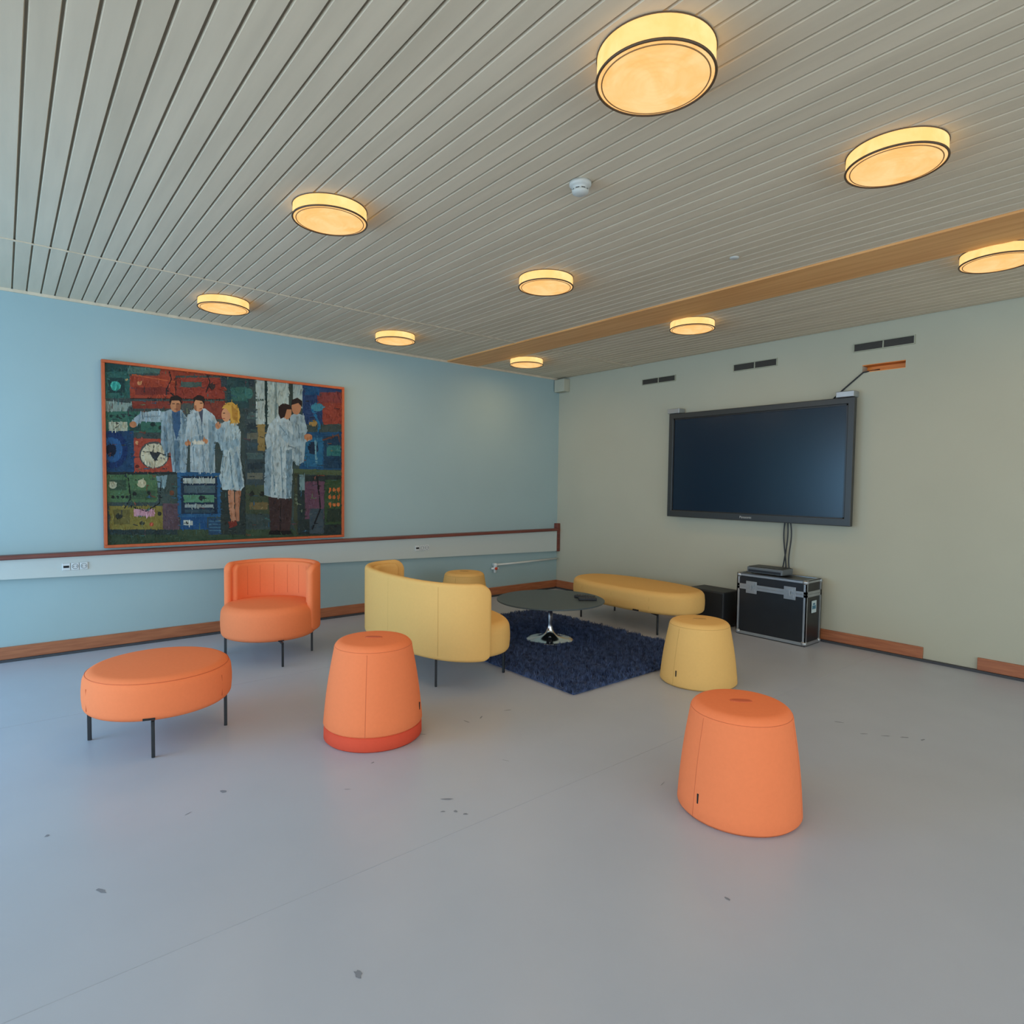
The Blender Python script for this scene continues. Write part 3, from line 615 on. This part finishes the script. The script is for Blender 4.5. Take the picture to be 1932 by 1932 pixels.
# coffee table
TXc,TYc=-3.70,3.49; RB=.013
r=thing("coffee_table",(TXc,TYc,RB),"round dark glass coffee table on a chrome tulip pedestal","coffee table")
MB().revolve([(0,.328),(.44,.328),(.446,.331),(.446,.338),(.44,.341),(0,.341)],seg=96,smooth=False).obj("table_top",mat("table_dark_glass",(78,90,94),.42,spec=.2),r)
pr=[(0,0),(.198,0),(.2,.004),(.197,.009)]
for i in range(1,19):
    t=i/18; pr.append((.022+.175*(1-t)**2.2,.009+.012*t+.12*t**2.5))
pr+=[(.021,.2),(.021,.30),(.03,.318),(.06,.324),(.06,.328),(0,.328)]
MB().revolve(pr,seg=80).obj("pedestal",M_chrome,r)
for (x,y,a,l) in ((-3.55,3.74,.5,.17),(-3.47,3.69,.9,.15)):
    r=thing("remote_control",(x,y,RB+.341),"small black remote control lying on the coffee table","remote control",rotz=a,group="remotes on the table")
    MB().box(-l/2,l/2,-.024,.024,0,.024,bev=.006).obj("remote_body",M_black,r)
    q=MB()
    for i in range(5):
        for j in (-1,0,1): q.box(-l/2+.02+i*.022,-l/2+.03+i*.022,j*.011-.003,j*.011+.003,.024,.0262)
    q.obj("keypad",M_dark,r)

# rug
rx0,rx1,ry0,ry1=-4.67,-2.63,2.69,4.21
M_rug=mat("navy_pile",(74,90,124),.95,noise=.5,nscale=28,spec=.1)
q=MB(); q.box(rx0+.01,rx1-.01,ry0+.01,ry1-.01,.001,.012)
N=70000
px=np.random.uniform(rx0,rx1,N); pyy=np.random.uniform(ry0,ry1,N)
feet=[(TXc,TYc,.205),(-3.26,2.64,.02),(-4.2,2.64,.02)]
ok=np.ones(N,bool)
for fx,fy,fr in feet: ok&=(px-fx)**2+(pyy-fy)**2>fr**2
px=px[ok];pyy=pyy[ok];N=len(px)
cs=.05
cxs=np.floor(px/cs); cys=np.floor(pyy/cs)
hx=np.modf(np.abs(np.sin(cxs*127.1+cys*311.7)*43758.5))[0]; hy=np.modf(np.abs(np.sin(cxs*269.5+cys*183.3)*43758.5))[0]; hz=np.modf(np.abs(np.sin(cxs*91.7+cys*71.3)*43758.5))[0]
tx=(cxs+.2+.6*hx)*cs; ty=(cys+.2+.6*hy)*cs
an=np.random.uniform(0,2*pi,N); hh=np.random.uniform(.014,.028,N)+hz*.022; wd=.0045
V=np.zeros((N,3,3)); V[:,0,0]=px-np.cos(an)*wd; V[:,0,1]=pyy-np.sin(an)*wd; V[:,0,2]=.008
V[:,1,0]=px+np.cos(an)*wd; V[:,1,1]=pyy+np.sin(an)*wd; V[:,1,2]=.008
V[:,2,0]=px+(tx-px)*.45+np.random.normal(0,.007,N); V[:,2,1]=pyy+(ty-pyy)*.45+np.random.normal(0,.007,N); V[:,2,2]=hh
vs=q.v+[tuple(p) for p in V.reshape(-1,3).tolist()]; o0=len(q.v)
fs=q.f+[(o0+3*i,o0+3*i+1,o0+3*i+2) for i in range(N)]
me=bpy.data.meshes.new("rug"); me.from_pydata(vs,[],fs); me.materials.append(M_rug)
o=bpy.data.objects.new("rug",me); COL.objects.link(o); o["label"]="navy blue shaggy rug on the pale grey floor"; o["category"]="rug"

# ---------------------------------------------------------------- light
w=bpy.data.worlds.new("world"); scene.world=w; w.use_nodes=True; bg=w.node_tree.nodes["Background"]
bg.inputs[0].default_value=(.76,.89,1.0,1); bg.inputs[1].default_value=2.85
def area(name,loc,target,sx,sy,power,col):
    l=bpy.data.lights.new(name,'AREA'); l.shape='RECTANGLE'; l.size=sx; l.size_y=sy; l.energy=power; l.color=col
    o=bpy.data.objects.new(name,l); COL.objects.link(o); o.location=loc
    o.rotation_euler=(Vector(target)-Vector(loc)).to_track_quat('-Z','Y').to_euler(); return o
area("window_daylight",(-4.2,-2.2,1.2),(-5.1,1,.5),2.4,1.6,65,(.10,.52,1.0))

# ---------------------------------------------------------------- camera
f,yaw,pit,roll=1160.9,.8793,.0451,.0129
F=Vector((-math.sin(yaw)*math.cos(pit),math.cos(yaw)*math.cos(pit),-math.sin(pit))); R0=Vector((math.cos(yaw),math.sin(yaw),0)); U0=R0.cross(F)
c,s=math.cos(roll),math.sin(roll); Rv=R0*c+U0*s; Uv=U0*c-R0*s
cam=bpy.data.cameras.new("camera"); co=bpy.data.objects.new("camera",cam); COL.objects.link(co)
M=Matrix(((Rv.x,Uv.x,-F.x,0),(Rv.y,Uv.y,-F.y,0),(Rv.z,Uv.z,-F.z,1.3),(0,0,0,1))); co.matrix_world=M
cam.sensor_width=36; cam.lens=36*f/1932; cam.clip_start=.05
scene.camera=co
